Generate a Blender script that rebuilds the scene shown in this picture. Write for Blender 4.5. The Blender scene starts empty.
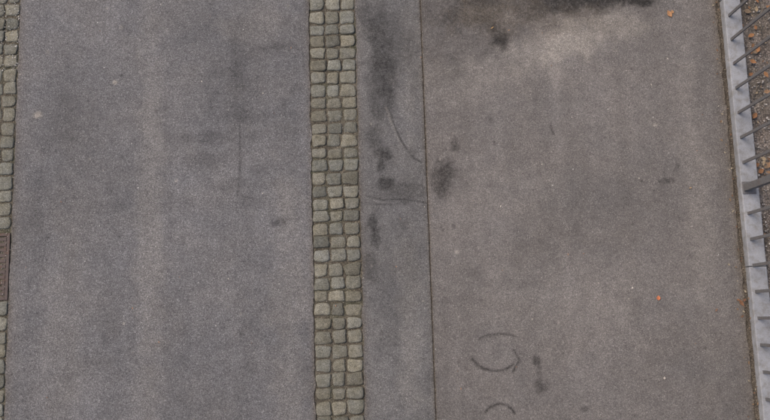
import bpy, bmesh, math, random
import numpy as np
random.seed(7); rng=np.random.default_rng(7)
scene=bpy.context.scene

# ------------------------------------------------------------------ camera
H=5.5; TILT=math.radians(8.13); YAW=math.radians(-1.69); F=770.0
cam_d=bpy.data.cameras.new("camera"); cam=bpy.data.objects.new("camera",cam_d)
scene.collection.objects.link(cam)
cam.location=(0,0,H); cam.rotation_euler=(TILT,0,YAW)
cam_d.sensor_width=36; cam_d.lens=36; cam_d.clip_end=500
scene.camera=cam

def G(px,py,z=0.0):
    """survey: ground position of a feature measured on the photograph"""
    x=px-385.0; y=210.0-py; zz=-F
    y2=y*math.cos(TILT)-zz*math.sin(TILT); z2=y*math.sin(TILT)+zz*math.cos(TILT)
    X=x*math.cos(YAW)-y2*math.sin(YAW); Y=x*math.sin(YAW)+y2*math.cos(YAW)
    t=(z-H)/z2
    return X*t,Y*t
def mx(pts): return sum(G(*p)[0] for p in pts)/len(pts)
X_LG =mx([(20,20),(12,210),(5,400)])       # gutter | road
X_C0 =mx([(307,0),(312,210),(317,420)])    # road | setts
X_C1 =mx([(354,0),(360,210),(366,420)])    # setts | strip
X_J  =mx([(422,0),(428,210),(434,420)])    # joint
X_R  =mx([(714,0),(736,210),(757,420)])    # pavement edge
X_K0 =X_R+0.035; X_K1=X_K0+0.125

# ------------------------------------------------------------------ numpy noise
def vnoise(x,y,s,seed=0):
    x=x*s; y=y*s
    xi=np.floor(x).astype(np.int64); yi=np.floor(y).astype(np.int64)
    xf=x-xi; yf=y-yi; xf=xf*xf*(3-2*xf); yf=yf*yf*(3-2*yf)
    def h(a,b):
        n=(a*374761393+b*668265263+seed*974711)&0x7fffffff
        n=((n^(n>>13))*1274126177)&0x7fffffff
        return ((n^(n>>16))&0xffff)/65535.0
    return (h(xi,yi)*(1-xf)+h(xi+1,yi)*xf)*(1-yf)+(h(xi,yi+1)*(1-xf)+h(xi+1,yi+1)*xf)*yf
def fbm(x,y,s,seed=0,o=4):
    v=0;a=.5;t=0
    for i in range(o):
        v=v+a*vnoise(x,y,s*2**i,seed+i*17); t+=a; a*=.55
    return v/t

# ------------------------------------------------------------------ materials
def newmat(name):
    m=bpy.data.materials.new(name); m.use_nodes=True
    nt=m.node_tree; b=nt.nodes["Principled BSDF"]; b.inputs["Roughness"].default_value=.9
    b.inputs["Specular IOR Level"].default_value=.25
    return m,nt,b
class N:
    def __init__(s,nt):
        s.nt=nt; s.co=nt.nodes.new("ShaderNodeTexCoord").outputs["Object"]
    def L(s,a,b): s.nt.links.new(a,b)
    def put(s,v,inp):
        if hasattr(v,"is_output"): s.L(v,inp)
        else: inp.default_value=v
    def math(s,op,a,b=0.0,clamp=False):
        n=s.nt.nodes.new("ShaderNodeMath"); n.operation=op; n.use_clamp=clamp
        s.put(a,n.inputs[0]); s.put(b,n.inputs[1]); return n.outputs[0]
    def mapping(s,sc,loc=(0,0,0)):
        n=s.nt.nodes.new("ShaderNodeMapping"); s.L(s.co,n.inputs[0]); n.inputs["Scale"].default_value=sc; n.inputs["Location"].default_value=loc
        return n.outputs[0]
    def noise(s,scale,detail=4,rough=.55,vec=None):
        n=s.nt.nodes.new("ShaderNodeTexNoise"); s.L(vec or s.co,n.inputs["Vector"])
        n.inputs["Scale"].default_value=scale; n.inputs["Detail"].default_value=min(detail,4); n.inputs["Roughness"].default_value=rough
        return n.outputs[0]
    def voro(s,scale,vec=None):
        n=s.nt.nodes.new("ShaderNodeTexVoronoi"); s.L(vec or s.co,n.inputs["Vector"]); n.inputs["Scale"].default_value=scale
        sp=s.nt.nodes.new("ShaderNodeSeparateColor"); s.L(n.outputs["Color"],sp.inputs[0])
        return n.outputs["Distance"],sp.outputs
    def ramp(s,f,pts,interp='LINEAR'):
        n=s.nt.nodes.new("ShaderNodeValToRGB"); s.L(f,n.inputs[0]); cr=n.color_ramp; cr.interpolation=interp
        while len(cr.elements)<len(pts): cr.elements.new(.5)
        for e,(p,c) in zip(cr.elements,pts):
            e.position=p; e.color=(c,c,c,1) if not isinstance(c,tuple) else (*c,1)
        return n.outputs[0]
    def rng(s,f,a,b,c,d):
        n=s.nt.nodes.new("ShaderNodeMapRange"); s.put(f,n.inputs[0])
        for i,v in enumerate((a,b,c,d)): n.inputs[i+1].default_value=v
        return n.outputs[0]
    def mix(s,f,a,b,mode='MIX'):
        n=s.nt.nodes.new("ShaderNodeMix"); n.data_type='RGBA'; n.blend_type=mode
        s.put(f,n.inputs[0])
        s.put(a if hasattr(a,"is_output") else (*a,1),n.inputs[6]); s.put(b if hasattr(b,"is_output") else (*b,1),n.inputs[7])
        return n.outputs[2]
    def mulv(s,col,val):   # colour * scalar
        n=s.nt.nodes.new("ShaderNodeVectorMath"); n.operation='SCALE'; s.L(col,n.inputs[0]) if hasattr(col,"is_output") else setattr(n.inputs[0],'default_value',col)
        s.put(val,n.inputs[3]); return n.outputs[0]
    def bump(s,h,b,strength=.5,dist=.002):
        n=s.nt.nodes.new("ShaderNodeBump"); n.inputs["Strength"].default_value=strength; n.inputs["Distance"].default_value=dist
        s.L(h,n.inputs["Height"]); s.L(n.outputs[0],b.inputs["Normal"])
    def attr(s,name):
        n=s.nt.nodes.new("ShaderNodeAttribute"); n.attribute_name=name
        sp=s.nt.nodes.new("ShaderNodeSeparateColor"); s.L(n.outputs["Color"],sp.inputs[0]); return sp.outputs,n.outputs["Color"]

def asphalt(name,base,tint,grain=1.0,coarse=1.0,off=0):
    m,nt,b=newmat(name); n=N(nt)
    d1,c1=n.voro(215); d2,c2=n.voro(98)
    g1=n.ramp(c1[0],[(0,.50),(.35,.86),(.8,1.10),(1,1.65)])
    g1=n.math('ADD',n.math('MULTIPLY',n.math('SUBTRACT',g1,1.0),grain),1.0)
    st=n.math('MULTIPLY',n.math('GREATER_THAN',c2[2],1-.10*coarse),n.math('LESS_THAN',d2,.36))
    g2=n.math('ADD',n.math('MULTIPLY',st,.42),1.0)
    dk=n.math('MULTIPLY',n.math('LESS_THAN',c2[0],.09*coarse),n.math('LESS_THAN',d2,.36))
    g2=n.math('SUBTRACT',g2,n.math('MULTIPLY',dk,.32))
    big=n.rng(n.noise(1.1,3,.6,n.mapping((1,.7,1),(off,off*2,0))),.3,.7,.86,1.14)
    mid=n.rng(n.noise(11,4,.72),.3,.7,.85,1.15)
    fin=n.rng(n.noise(55,3,.6),.3,.7,.90,1.10)
    wear=n.rng(n.noise(1,2,.5,n.mapping((5.5,.22,1),(off*3,0,0))),.3,.7,.92,1.08)
    v=g1
    for k in (g2,big,mid,fin,wear): v=n.math('MULTIPLY',v,k)
    hue=n.noise(3.0,3,.6,n.mapping((1,1,1),(off+9,4,0)))
    col=n.mix(n.rng(hue,.35,.65,0,1),base,tint)
    col=n.mulv(col,v)
    at,_=n.attr("stain")
    br=n.rng(n.noise(38,4,.7),.3,.7,.6,1.35)
    D=n.math('MULTIPLY',at[0],br,True)
    col=n.mix(D,col,n.mulv(col,.20))
    Lt=n.math('MULTIPLY',at[1],br,True)
    col=n.mix(Lt,col,n.mulv(n.mix(.5,(.31,.27,.23),(.275,.258,.235)),n.math('MULTIPLY',v,.95)))
    B=n.math('MULTIPLY',at[2],br,True)
    col=n.mix(B,col,n.mulv(n.mix(n.rng(fin,.9,1.1,0,1),(.075,.060,.046),(.14,.115,.088)),v))
    n.L(col,b.inputs["Base Color"])
    n.bump(n.math('ADD',n.math('MULTIPLY',d1,-1.0),n.math('MULTIPLY',fin,.8)),b,.40,.003)
    return m

def mat_sett():
    m,nt,b=newmat("granite_sett"); n=N(nt)
    at,colr=n.attr("tone")
    d1,c1=n.voro(260)
    v=n.ramp(c1[0],[(0,.55),(.4,.92),(.8,1.1),(1,1.5)])
    v=n.math('MULTIPLY',v,n.rng(n.noise(25,6,.7),.3,.7,.74,1.2))
    v=n.math('MULTIPLY',v,n.rng(n.noise(2.2,3),.3,.7,.88,1.12))
    col=n.mix(n.rng(n.noise(14,4),.35,.65,0,1),(.166,.156,.122),(.184,.177,.150))
    col=n.mix(1.0,col,colr,'MULTIPLY')
    col=n.mulv(col,v)
    e,_=n.attr("edge")
    f=n.math('MULTIPLY',e[0],n.rng(n.noise(45,4,.7),.3,.7,.5,1.3),True)
    col=n.mix(f,col,(.070,.061,.046))
    n.L(col,b.inputs["Base Color"])
    n.bump(n.noise(90,4,.7),b,.7,.005)
    return m
def mat_soil(name,a,bb,sc=1.0,moss=None,dist=.006):
    m,nt,b=newmat(name); n=N(nt)
    d,c=n.voro(170*sc); d2,c2=n.voro(60*sc)
    v=n.math('MULTIPLY',n.ramp(c[0],[(0,.5),(.5,.95),(.85,1.2),(1,2.0)]),n.rng(n.noise(12*sc,4,.65),.3,.7,.7,1.25))
    peb=n.math('MULTIPLY',n.math('GREATER_THAN',c2[1],.86),n.math('LESS_THAN',d2,.38))
    col=n.mix(n.rng(n.noise(5*sc,4),.35,.65,0,1),a,bb)
    if moss: col=n.mix(n.rng(n.noise(3.3,4,.6),.5,.65,0,.6),col,moss)
    col=n.mulv(col,n.math('ADD',v,n.math('MULTIPLY',peb,.8)))
    n.L(col,b.inputs["Base Color"]); n.bump(n.math('ADD',n.noise(80*sc,4,.7),n.math('MULTIPLY',d2,-.8)),b,.8,dist)
    return m
def mat_concrete():
    m,nt,b=newmat("pale_concrete"); n=N(nt)
    v=n.math('MULTIPLY',n.rng(n.noise(6,4,.65),.3,.7,.80,1.12),n.rng(n.noise(180,3,.7),.3,.7,.85,1.15))
    col=n.mix(n.rng(n.noise(20,4,.7),.46,.68,0,.75),(.275,.278,.295),(.185,.172,.158))
    n.L(n.mulv(col,v),b.inputs["Base Color"]); n.bump(n.noise(150,4),b,.3,.002); return m
def mat_metal(name,c,rough=.55,rust=.0):
    m,nt,b=newmat(name); n=N(nt)
    col=n.mulv(n.mix(n.rng(n.noise(18,4,.65),.5,.75,0,rust),c,(.12,.055,.03)),n.rng(n.noise(70,4),.3,.7,.85,1.15))
    n.L(col,b.inputs["Base Color"]); b.inputs["Roughness"].default_value=rough; b.inputs["Metallic"].default_value=.15
    n.bump(n.noise(220,3),b,.25,.001); return m
def mat_tone(name,rough=.85):
    m,nt,b=newmat(name); n=N(nt); _,c=n.attr("tone")
    n.L(n.mulv(c,n.rng(n.noise(90,3,.7),.3,.7,.7,1.25)),b.inputs["Base Color"]); b.inputs["Roughness"].default_value=rough; return m

M_road=asphalt("road_asphalt",(.133,.129,.133),(.143,.136,.136),.9,1.1,0)
M_mid =asphalt("strip_asphalt",(.127,.122,.122),(.138,.131,.127),.8,.6,5)
M_pave=asphalt("pavement_asphalt",(.145,.133,.127),(.154,.139,.130),.72,.45,11)
M_sett=mat_sett()
M_joint=mat_soil("joint_soil",(.080,.068,.051),(.11,.095,.073),1.4,(.066,.068,.042))
M_gap=mat_soil("joint_dirt",(.075,.062,.050),(.12,.10,.078),1.5)
M_bed=mat_soil("bed_soil",(.145,.118,.10),(.20,.172,.15),.8,(.09,.076,.058),.01)
M_conc=mat_concrete()
M_bar=mat_metal("grey_painted_steel",(.135,.132,.135),.55,.3)
M_iron=mat_metal("cast_iron",(.085,.065,.06),.65,.7)
M_tone=mat_tone("debris")

# ------------------------------------------------------------------ helpers
def setcol(me,name,arr):
    a=me.attributes.new(name,'FLOAT_COLOR','POINT'); a.data.foreach_set("color",np.ascontiguousarray(arr,dtype=np.float32).ravel())
def link(me,name,mat,parent=None):
    o=bpy.data.objects.new(name,me); me.materials.append(mat); scene.collection.objects.link(o)
    if parent: o.parent=parent
    return o
def axis(a,b,lo,hi,step):
    r=[]
    if a<lo: r+=list(np.linspace(a,lo,12)[:-1])
    l2=max(a,lo); h2=min(b,hi); r+=list(np.linspace(l2,h2,max(2,int((h2-l2)/step)+1)))
    if b>hi: r+=list(np.linspace(hi,b,12)[1:])
    return np.array(r)
def gridmesh(name,xs,ys,zf,mat,stain=None,wob=(0,0),seed=0):
    nx,ny=len(xs),len(ys); Xg,Yg=np.meshgrid(xs,ys)
    if wob[0]: Xg[:,0]+= (fbm(Yg[:,0],Yg[:,0]*0+seed,14,seed,4)-.5)*wob[0]*2
    if wob[1]: Xg[:,-1]+=(fbm(Yg[:,-1],Yg[:,-1]*0+seed+5,14,seed+9,4)-.5)*wob[1]*2
    Z=zf(Xg,Yg); co=np.stack([Xg,Yg,Z],-1).reshape(-1,3)
    i=np.arange(nx*ny).reshape(ny,nx)
    f=np.stack([i[:-1,:-1],i[:-1,1:],i[1:,1:],i[1:,:-1]],-1).reshape(-1,4)
    me=bpy.data.meshes.new(name); me.vertices.add(len(co)); me.vertices.foreach_set("co",co.astype(np.float32).ravel())
    me.loops.add(f.size); me.loops.foreach_set("vertex_index",f.astype(np.int32).ravel())
    me.polygons.add(len(f)); me.polygons.foreach_set("loop_start",np.arange(0,f.size,4,dtype=np.int32)); me.polygons.foreach_set("loop_total",np.full(len(f),4,dtype=np.int32))
    me.update(calc_edges=True); me.polygons.foreach_set("use_smooth",np.ones(len(f),dtype=bool))
    if stain is not None: setcol(me,"stain",stain(co[:,0],co[:,1]))
    return link(me,name,mat)

# ------------------------------------------------------------------ stains (dirt, oil, worn surfacing)
SC=H/F
def blob(x,y,px,py,rx,ry,s,ang=0,irr=.9,seed=0):
    cx,cy=G(px,py); a=math.radians(ang); R=max(rx,ry)*SC*2.6
    out=np.zeros_like(x); m=(np.abs(x-cx)<R)&(np.abs(y-cy)<R)
    if not m.any(): return out
    xm=x[m]; ym=y[m]; dx=xm-cx; dy=ym-cy
    u=(dx*math.cos(a)+dy*math.sin(a))/(rx*SC); v=(-dx*math.sin(a)+dy*math.cos(a))/(ry*SC)
    fr=min(45,max(9,.55/(min(rx,ry)*SC)))
    r=np.sqrt(u*u+v*v)+(fbm(xm,ym,fr,seed,5)-.5)*2*irr+(fbm(xm,ym,fr*4,seed+50,3)-.5)*.5
    out[m]=s*np.clip((1.33-r)*1.12,0,1)
    return out
def stroke(x,y,pts,w,s,seed=0,brk=.5):
    P=[G(*p) for p in pts]; d=np.full(x.shape,9.0)
    xx=x+(fbm(x,y,20,seed,3)-.5)*.012; yy=y+(fbm(x,y,20,seed+3,3)-.5)*.012
    for (ax,ay),(bx,by) in zip(P[:-1],P[1:]):
        L2=(bx-ax)**2+(by-ay)**2; t=np.clip(((xx-ax)*(bx-ax)+(yy-ay)*(by-ay))/L2,0,1)
        d=np.minimum(d,np.hypot(xx-ax-t*(bx-ax),yy-ay-t*(by-ay)))
    return s*np.exp(-(d/(w*SC))**2)*np.clip(1-brk+brk*2*(fbm(x,y,16,seed+8,3)-.2),0,1)
def arc(cx,cy,r,a0,a1,ry=None,n=14):
    ry=ry or r
    return [(cx+r*math.cos(math.radians(a0+(a1-a0)*i/n)),cy-ry*math.sin(math.radians(a0+(a1-a0)*i/n))) for i in range(n+1)]
DARK=[(618,0,34,8,1.0,0),(640,1,16,5,.95,0),(600,-3,55,13,.95,0),(565,4,30,15,.6,20),(520,2,80,18,.6,0),(470,8,40,20,.5,0),(480,46,26,30,.32,0),(440,30,22,50,.35,0),(478,18,14,12,.3,0),
 (494,30,6,7,.85,0),(500,40,8,9,.9,-40),(504,48,5,6,.7,0),(518,28,10,20,.4,0),(560,10,30,10,.4,0),
 (455,145,6,8,.6,0),(447,172,8,12,.7,0),(442,188,11,13,.7,0),(436,178,6,14,.5,0),(491,118,5,5,.45,0),(450,125,30,60,.18,0),(537,362,4,5,.65,0),(541,386,6,8,.65,0),(539,372,3,6,.45,0),(668,181,7,3,.6,0),
 (700,95,12,50,.15,0),(585,409,4,3,.5,0),(660,330,40,30,.12,0),(620,200,30,40,.10,0),(540,250,60,30,.1,0),(460,300,20,60,.12,0),
 (380,45,10,50,.58,0),(388,80,8,40,.58,0),(376,110,10,50,.48,0),(398,40,12,30,.35,0),(384,155,7,7,.7,0),(381,167,5,6,.65,0),(386,184,7,7,.75,0),(373,225,6,14,.6,0),(376,240,5,12,.6,0),(370,262,8,24,.42,0),(405,190,20,14,.4,0),(395,300,20,60,.2,0),(366,20,8,30,.45,0),(412,250,10,50,.25,0),(415,60,7,40,.25,0),
 (238,55,20,36,.18,0),(232,92,24,36,.24,0),(212,137,34,8,.32,0),(240,118,24,8,.26,0),(205,160,20,8,.30,0),(240,185,40,8,.24,0),(275,48,18,5,.38,0),(280,222,13,5,.55,15),(262,172,12,8,.32,0),
 (241,334,5,4,.4,0),(165,346,6,5,.2,0),(140,205,60,12,.12,0),(60,95,20,60,.12,0),(270,290,30,60,.12,0),(182,30,70,20,.12,0),(90,300,30,80,.12,0),(38,240,10,120,.18,0),(250,200,16,7,.25,0),
 (290,120,12,60,.16,0),(310,380,8,60,.16,0)]
LIGHT=[(575,38,50,20,.58,12),(610,24,34,18,.45,0),(530,57,34,18,.34,0),(470,78,70,20,.18,0),(38,115,4.5,4,.9,0),(115,82,2.5,2.5,.9,0),(150,230,14,260,.17,0),(288,330,18,160,.17,0),
 (60,330,20,120,.12,0),(250,20,40,20,.12,0),(410,70,10,60,.15,0),(409,330,12,90,.15,0),(655,125,2,2,.9,0),(457,252,2.5,2,.7,0),(700,210,14,160,.15,0),(560,300,100,40,.1,0),(515,200,60,30,.08,0),(480,12,22,8,.25,0)]
def stain(x,y):
    D=np.zeros_like(x); Lg=np.zeros_like(x); B=np.zeros_like(x)
    for k,(a,b,c,d,s,an) in enumerate(DARK): D=1-(1-D)*(1-blob(x,y,a,b,c,d,s,an,.95 if max(c,d)>12 else .8,k*7))
    for k,(a,b,c,d,s,an) in enumerate(LIGHT): Lg=np.maximum(Lg,blob(x,y,a,b,c,d,s,an,.9 if max(c,d)>12 else .3,k*5+300))
    Lg=Lg*(1-.7*D)
    st=[([(388,105),(393,122),(402,143),(412,156),(421,162)],1.0,.85),
        ([(366,196),(385,200),(405,199),(426,203)],1.0,.75),([(366,203),(392,205),(410,201),(424,200)],.9,.55),
        ([(240,125),(240,165),(238,196)],1.3,.55),
        (arc(500,345,24,50,150,11),1.2,.9),(arc(495,352,24,200,320,19),1.3,1.0),([(514,350),(520,360),(513,372)],1.2,.9),([(490,337),(506,334)],1.1,.6),
        (arc(500,420,16,25,150,16),1.3,1.0),([(300,20),(304,70)],1.0,.3),([(550,124),(553,134)],1.3,.7),([(270,345),(275,330)],1,.35),
        ([(672,175),(680,160),(677,172)],1.0,.5),([(125,268),(140,300)],1,.35)]
    for k,(p,w,s) in enumerate(st): D=np.maximum(D,stroke(x,y,p,w,s,k*11,.4))
    Lg=np.maximum(Lg,stroke(x,y,[(386,107),(392,124),(401,145)],1.1,.4,77))
    r=np.random.default_rng(3)
    for k in range(340):
        cx=r.uniform(-2.9,2.9); cy=r.uniform(-.9,2.5); rad=r.uniform(.003,.010)*(1 if r.random()<.9 else 1.9); s=r.uniform(.2,.7)
        a1=r.uniform(.6,1.4); q=r.random()
        m=(abs(x-cx)<.05)&(abs(y-cy)<.05)
        if not m.any(): continue
        g=s*np.clip(1.3-np.hypot(x[m]-cx,(y[m]-cy)*a1)/rad-(fbm(x[m],y[m],60,k,2)-.5),0,1)
        if q<.66: D[m]=np.maximum(D[m],g)
        else: Lg[m]=np.maximum(Lg[m],g*.9)
    def edge(X,w,s,seed): return s*np.exp(-np.abs(x-X)/w)*np.clip(.3+1.4*fbm(x,y,7,seed,4),0,1.3)
    B=np.maximum.reduce([B,edge(X_LG,.035,.55,1),edge(X_C0,.018,.6,2),edge(X_C1,.018,.65,3),edge(X_J,.012,.7,4),edge(X_R,.035,.8,5)])
    D=np.maximum(D,np.exp(-np.abs(x-X_J)/.02)*.35*fbm(x,y,9,6,3))
    B=np.maximum(B,blob(x,y,490,12,60,24,.42,0,.9,901)); B=np.maximum(B,blob(x,y,545,22,60,18,.28,0,.9,902))
    return np.stack([np.clip(D,0,1),np.clip(Lg,0,1),np.clip(B,0,1),np.ones_like(x)],-1)

# ------------------------------------------------------------------ ground and paved strips
ys=axis(-60,60,-1.15,2.75,.008)
z0=lambda x,y:(fbm(x,y,1.2,3,2)-.5)*.008
GAP=.0045
gridmesh("asphalt_road",axis(X_LG,X_C0,-9,9,.008),ys,z0,M_road,stain,(.010,.012),1)
gridmesh("asphalt_path",axis(X_C1,X_J-GAP,-9,9,.008),ys,z0,M_mid,stain,(.012,.003),2)
gridmesh("pavement",axis(X_J+GAP,X_R,-9,9,.008),ys,z0,M_pave,stain,(.003,.012),3)
X_G0=X_LG-.42
gridmesh("pavement",axis(X_G0-3,X_G0,-3.4,-3.0,.02),ys[::3],lambda x,y:z0(x,y)+.0,M_pave,stain,(0,0),4)
yc=axis(-60,60,-1.15,2.75,.02)
gridmesh("joint_filler",np.linspace(X_J-.03,X_J+.03,5),yc,lambda x,y:z0(x,y)-.006,M_gap)
gridmesh("sett_bedding",np.linspace(X_C0-.03,X_C1+.03,25),yc,lambda x,y:-.007+(fbm(x,y,30,5,3)-.5)*.011,M_joint)
gridmesh("sett_bedding",np.linspace(X_G0-.03,X_LG+.03,25),yc,lambda x,y:-.006+(fbm(x,y,30,6,3)-.5)*.011,M_joint)
gridmesh("edge_joint",np.linspace(X_R-.03,X_K0+.01,6),yc,lambda x,y:-.012+(fbm(x,y,30,7,3)-.5)*.014,M_gap)
gridmesh("planting_bed",axis(X_K1-.02,X_K1+4,-9,X_K1+.9,.012),yc,lambda x,y:-.02+(fbm(x,y,8,8,5)-.5)*.04,M_bed)
gme=bpy.data.meshes.new("ground"); gme.from_pydata([(-300,-300,-.12),(300,-300,-.12),(300,300,-.12),(-300,300,-.12)],[],[(0,1,2,3)])
link(gme,"ground",M_bed)

# ------------------------------------------------------------------ setts
def setts(name,x0,x1,cols,pitch,yoff,y_a,y_b,seed,skip=None,tone=1.0):
    r=random.Random(seed); V=[];Fc=[];T=[];E=[]
    y=y_a+yoff; w=(x1-x0)/cols; row=0
    while y<y_b:
        ph=pitch*r.uniform(.89,1.11)
        tl=r.uniform(-.03,.03)
        cuts=[x0]+[x0+w*i+r.uniform(-.014,.014) for i in range(1,cols)]+[x1]
        for c in range(cols):
            a,b=cuts[c],cuts[c+1]; cx=(a+b)/2; cy=y+ph/2+r.uniform(-.004,.004)+tl*(cx-(x0+x1)/2)
            if skip and skip(cx,cy): continue
            hx=(b-a)/2-r.uniform(.0022,.0070); hy=ph/2-r.uniform(.0022,.0070)
            rot=r.gauss(0,.035)+tl; ex=r.uniform(4.8,10); zt=r.uniform(-.003,.005); tx=r.uniform(-.04,.04); ty=r.uniform(-.04,.04)
            sk=[r.uniform(-.13,.13) for _ in range(4)]; ph1=r.uniform(0,6.3); ph2=r.uniform(0,6.3)
            t=tone*r.choice([.74,.84,.91,.96,1,1.04,1.10,1.20]); warm=r.uniform(-.03,.04); col=(t*(1+warm),t,t*(1-warm*1.5),1)
            base=len(V); dens=9 if -1.3<cy<2.9 else 5
            for j in range(dens):
                for i in range(dens):
                    u=-1+2*i/(dens-1); v=-1+2*j/(dens-1)
                    rad=max(abs(u),abs(v))
                    s=rad/((abs(u)**ex+abs(v)**ex)**(1/ex)) if rad>0 else 1
                    uu=u*s; vv=v*s; an=math.atan2(vv,uu)
                    nn=1+.04*math.sin(3*an+ph1)+.03*math.sin(5*an+ph2)
                    if rad>.99: zz=-.022; k=1.02
                    elif rad>.70: zz=-.0030; k=.97/.75
                    elif rad>.4: zz=.0005; k=.84/.5
                    else: zz=.0012; k=1.7
                    if dens==5 and .4<rad<.6: k=1.85; zz=-.001
                    px=uu*k*hx*nn*(1+sk[2]*vv)+sk[0]*.12*vv*hx; py=vv*k*hy*nn*(1+sk[3]*uu)+sk[1]*.12*uu*hy
                    X=cx+px*math.cos(rot)-py*math.sin(rot); Y=cy+px*math.sin(rot)+py*math.cos(rot)
                    zn=0 if rad>.99 else r.uniform(-.0018,.0018)
                    V.append((X,Y,zt+zz+zn+tx*px+ty*py)); T.append(col); e=1.0 if rad>.99 else (.30 if rad>.7 else .0); E.append((e,e,e,1))
            for j in range(dens-1):
                for i in range(dens-1):
                    q=base+j*dens+i; Fc.append((q,q+1,q+dens+1,q+dens))
        y+=ph; row+=1
    me=bpy.data.meshes.new(name); me.from_pydata(V,[],Fc); me.update()
    me.polygons.foreach_set("use_smooth",np.ones(len(Fc),dtype=bool))
    setcol(me,"tone",np.array(T)); setcol(me,"edge",np.array(E))
    return link(me,name,M_sett)
setts("cobblestone_strip",X_C0+.001,X_C1-.001,3,.0965,.03,-6,9,5)
gx,gy0=G(10,300); _,gy1=G(10,233)
GX1=X_LG-.008; GW=.30
setts("cobblestone_gutter",X_G0,X_LG-.003,4,.1,.0,-6,9,9,skip=lambda x,y: gy0-.045<y<gy1+.045 and x>GX1-GW-.04,tone=1.05)

# ------------------------------------------------------------------ box helper / drain
def addbox(bm,x0,x1,y0,y1,z0,z1):
    vs=[bm.verts.new((x,y,z)) for z in (z0,z1) for y in (y0,y1) for x in (x0,x1)]
    for q in ((0,2,3,1),(4,5,7,6),(0,1,5,4),(1,3,7,5),(3,2,6,7),(2,0,4,6)): bm.faces.new([vs[k] for k in q])
def bmobj(name,bm,mat,parent=None,bev=0):
    me=bpy.data.meshes.new(name); bm.to_mesh(me); bm.free(); o=link(me,name,mat,parent)
    if bev:
        md=o.modifiers.new("bevel",'BEVEL'); md.width=bev; md.segments=2; md.limit_method='ANGLE'
    return o
dr=bpy.data.objects.new("drain_grate",None); scene.collection.objects.link(dr)
a,b=GX1-GW,GX1; bm=bmesh.new()
addbox(bm,a,a+.022,gy0,gy1,-.06,.003); addbox(bm,b-.022,b,gy0,gy1,-.06,.003)
addbox(bm,a+.022,b-.022,gy0,gy0+.022,-.06,.003); addbox(bm,a+.022,b-.022,gy1-.022,gy1,-.06,.003)
bmobj("frame",bm,M_iron,dr,.002)
bm=bmesh.new(); nb=11; sp=(gy1-gy0-.05)/nb
for i in range(nb):
    yy=gy0+.025+sp*(i+.2); addbox(bm,a+.026,b-.026,yy,yy+sp*.62,-.035,-.001)
addbox(bm,a+.026,a+.045,gy0+.025,gy1-.025,-.045,-.004); addbox(bm,b-.045,b-.026,gy0+.025,gy1-.025,-.045,-.004)
addbox(bm,(a+b)/2-.012,(a+b)/2+.012,gy0+.025,gy1-.025,-.05,-.004)
bmobj("bars",bm,M_iron,dr,.002)
bm=bmesh.new(); addbox(bm,a+.023,b-.023,gy0+.023,gy1-.023,-.10,-.062); bmobj("pit",bm,M_gap,dr)

# ------------------------------------------------------------------ kerb and railing
KZ=.05
bm=bmesh.new()
for k in range(-8,10):
    y0=.3+k*2.0; addbox(bm,X_K0,X_K1,y0,y0+1.996,-.08,KZ)
bmobj("concrete_kerb",bm,M_conc,None,.006)

rail=bpy.data.objects.new("metal_railing",None); scene.collection.objects.link(rail)
XB=G(731,37,KZ)[0]
_,yp=G(740,188,KZ); _,ya=G(742,160,KZ); _,yb=G(729,37,KZ); SPC=(yb-ya)/5
bm=bmesh.new(); n=12
for k in range(-36,48):
    if k%n==0: continue
    yy=yp+SPC*k
    addbox(bm,XB-.006,XB+.006,yy-.011,yy+.011,KZ-.01,1.02)
bmobj("bars",bm,M_bar,rail,.002)
bm=bmesh.new()
for k in range(-3,4):
    yy=yp+SPC*n*k; addbox(bm,XB-.02,XB+.02,yy-.025,yy+.025,KZ-.01,1.05)
    addbox(bm,X_K0+.002,X_K0+.10,yy-.045,yy+.045,KZ+.001,KZ+.009)
bmobj("posts",bm,M_bar,rail,.003)
bm=bmesh.new(); addbox(bm,XB-.022,XB+.022,yp-3*n*SPC,yp+3*n*SPC,1.052,1.082)
addbox(bm,XB-.010,XB+.010,yp-3*n*SPC,yp+3*n*SPC,1.021,1.045)
bmobj("handrail",bm,M_bar,rail,.004)

# ------------------------------------------------------------------ debris
V=[];Fc=[];T=[]
def leaf(x,y,z,L,w,rot,col,curl=.3):
    b=len(V); prof=[0,.55,.95,1,.8,.45,0]; n=len(prof)
    for i,p in enumerate(prof):
        t=i/(n-1)-.5
        for s in (-1,0,1):
            lx=t*L; ly=s*p*w/2; lz=.002+curl*L*(t*t)*.8+abs(s)*p*w*.25*curl+random.uniform(0,.001)
            V.append((x+lx*math.cos(rot)-ly*math.sin(rot),y+lx*math.sin(rot)+ly*math.cos(rot),z+lz)); T.append((*col,1))
    for i in range(n-1):
        for s in (0,1):
            q=b+i*3+s; Fc.append((q,q+1,q+4,q+3))
LC=[(.24,.12,.06),(.18,.10,.055),(.28,.17,.10),(.14,.085,.055),(.30,.23,.15),(.21,.15,.10)]
for (px,py,L,w,c) in [(669,14,.06,.035,(.38,.20,.10)),(672,12,.03,.02,(.36,.2,.1)),(658,298,.035,.028,(.50,.17,.08)),(741,303,.055,.025,(.18,.09,.05)),(744,300,.03,.02,(.15,.08,.05)),(738,300,.03,.015,(.22,.12,.07)),
    (492,28,.03,.01,(.3,.2,.1)),(690,188,.02,.012,(.36,.25,.15)),(664,378,.02,.015,(.45,.4,.35)),(632,288,.018,.01,(.5,.45,.4)),(716,310,.03,.012,(.2,.12,.08)),(726,45,.02,.01,(.3,.15,.08))]:
    x,y=G(px,py); leaf(x,y,.005,L,w,random.uniform(0,6.3),c,.4)
for (px,py) in [(750,36),(752,62),(765,75),(757,50),(766,92),(768,165),(768,8)]:
    x,y=G(px,py); leaf(x,y,.012,.055,.03,random.uniform(0,6.3),random.choice([(.30,.15,.07),(.28,.17,.10)]),.35)
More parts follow.
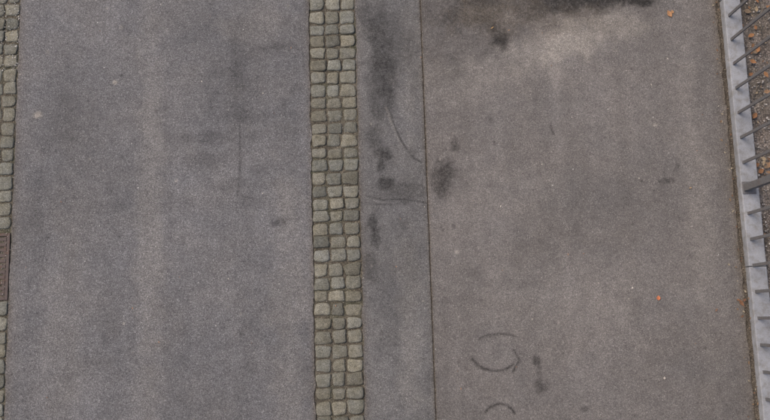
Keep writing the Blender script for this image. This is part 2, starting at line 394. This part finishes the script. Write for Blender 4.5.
for k in range(400):
    x=X_K1+.01+abs(random.gauss(0,.45)); y=random.uniform(-2,4); L=random.uniform(.015,.058)
    leaf(x,y,.004,L,L*random.uniform(.35,.7),random.uniform(0,6.3),random.choice(LC),random.uniform(.1,.6))
for k in range(90):
    x=X_R+random.gauss(-.005,.03); y=random.uniform(-1.5,3); L=random.uniform(.008,.026)
    leaf(x,y,.003,L,L*.5,random.uniform(0,6.3),random.choice([(.16,.09,.055),(.20,.13,.08),(.3,.25,.18)]),.3)
for k in range(55):
    x=random.uniform(X_LG,X_R); y=random.uniform(-1,2.6); L=random.uniform(.008,.018)
    leaf(x,y,.004,L,L*.4,random.uniform(0,6.3),random.choice([(.35,.2,.12),(.5,.45,.38),(.2,.12,.08)]),.3)
me=bpy.data.meshes.new("fallen_leaves"); me.from_pydata(V,[],Fc); me.update(); setcol(me,"tone",np.array(T)); link(me,"fallen_leaves",M_tone)

V=[];Fc=[];T=[]
tmp=bmesh.new(); bmesh.ops.create_icosphere(tmp,subdivisions=1,radius=1); tmp.verts.ensure_lookup_table()
IV=[v.co.copy() for v in tmp.verts]; IF=[[v.index for v in f.verts] for f in tmp.faces]; tmp.free()
def peb(x,y,z,r,col):
    b=len(V); sx,sy,sz=r*random.uniform(.7,1.3),r*random.uniform(.7,1.3),r*random.uniform(.4,.8); a=random.uniform(0,6.3)
    for v in IV:
        k=random.uniform(.8,1.15); X=v.x*sx*k; Y=v.y*sy*k
        V.append((x+X*math.cos(a)-Y*math.sin(a),y+X*math.sin(a)+Y*math.cos(a),z+v.z*sz*k+sz*.5)); T.append((*col,1))
    for f in IF: Fc.append([b+i for i in f])
for k in range(230):
    x=random.uniform(X_LG,X_R); y=random.uniform(-1,2.6); t=random.choice([.2,.3,.45,.55,.08]); peb(x,y,.002,random.choice([.0018,.0022,.003,.004]),(t,t*.95,t*.88))
for k in range(240):
    x=X_LG-abs(random.gauss(0,.10)); y=random.uniform(1.9,2.6); t=random.choice([.2,.3,.42,.5]); peb(x,y,.001,random.uniform(.002,.006),(t,t*.94,t*.86))
for k in range(300):
    x=X_LG-abs(random.gauss(0,.10)); y=random.uniform(-1,2.6); t=random.choice([.1,.2,.3,.42]); peb(x,y,.001,random.uniform(.0015,.004),(t,t*.94,t*.86))
for k in range(1600):
    x=X_K1+.01+abs(random.gauss(0,.35)); y=random.uniform(-1.4,3); t=random.choice([.10,.17,.24,.33,.45]); peb(x,y,-.012,random.uniform(.003,.009),(t*1.02,t*.92,t*.84))
for k in range(350):
    x=random.uniform(X_C0,X_C1); y=random.uniform(-1,2.6); t=random.choice([.08,.15,.25,.38]); peb(x,y,-.003,random.uniform(.0012,.003),(t,t*.9,t*.8))
me=bpy.data.meshes.new("pebbles"); me.from_pydata(V,[],Fc); me.update(); setcol(me,"tone",np.array(T)); link(me,"pebbles",M_tone)

# ------------------------------------------------------------------ light
w=bpy.data.worlds.new("World"); scene.world=w; w.use_nodes=True; nt=w.node_tree
bg=nt.nodes["Background"]; sky=nt.nodes.new("ShaderNodeTexSky"); sky.sky_type='NISHITA'; sky.sun_disc=False
EL=math.radians(52); AZ=math.radians(-60)
sky.sun_elevation=EL; sky.sun_rotation=AZ; sky.dust_density=6; sky.air_density=1
nt.links.new(sky.outputs[0],bg.inputs[0]); bg.inputs[1].default_value=.148
sd=bpy.data.lights.new("sun",'SUN'); sd.energy=1.5; sd.angle=math.radians(40); sd.color=(1,.94,.87)
so=bpy.data.objects.new("sun",sd); scene.collection.objects.link(so)
from mathutils import Vector
dv=Vector((math.sin(AZ)*math.cos(EL),math.cos(AZ)*math.cos(EL),math.sin(EL)))
so.rotation_euler=dv.to_track_quat('Z','Y').to_euler(); so.location=dv*20
scene.view_settings.view_transform='Standard'; scene.view_settings.look='None'; scene.view_settings.exposure=0
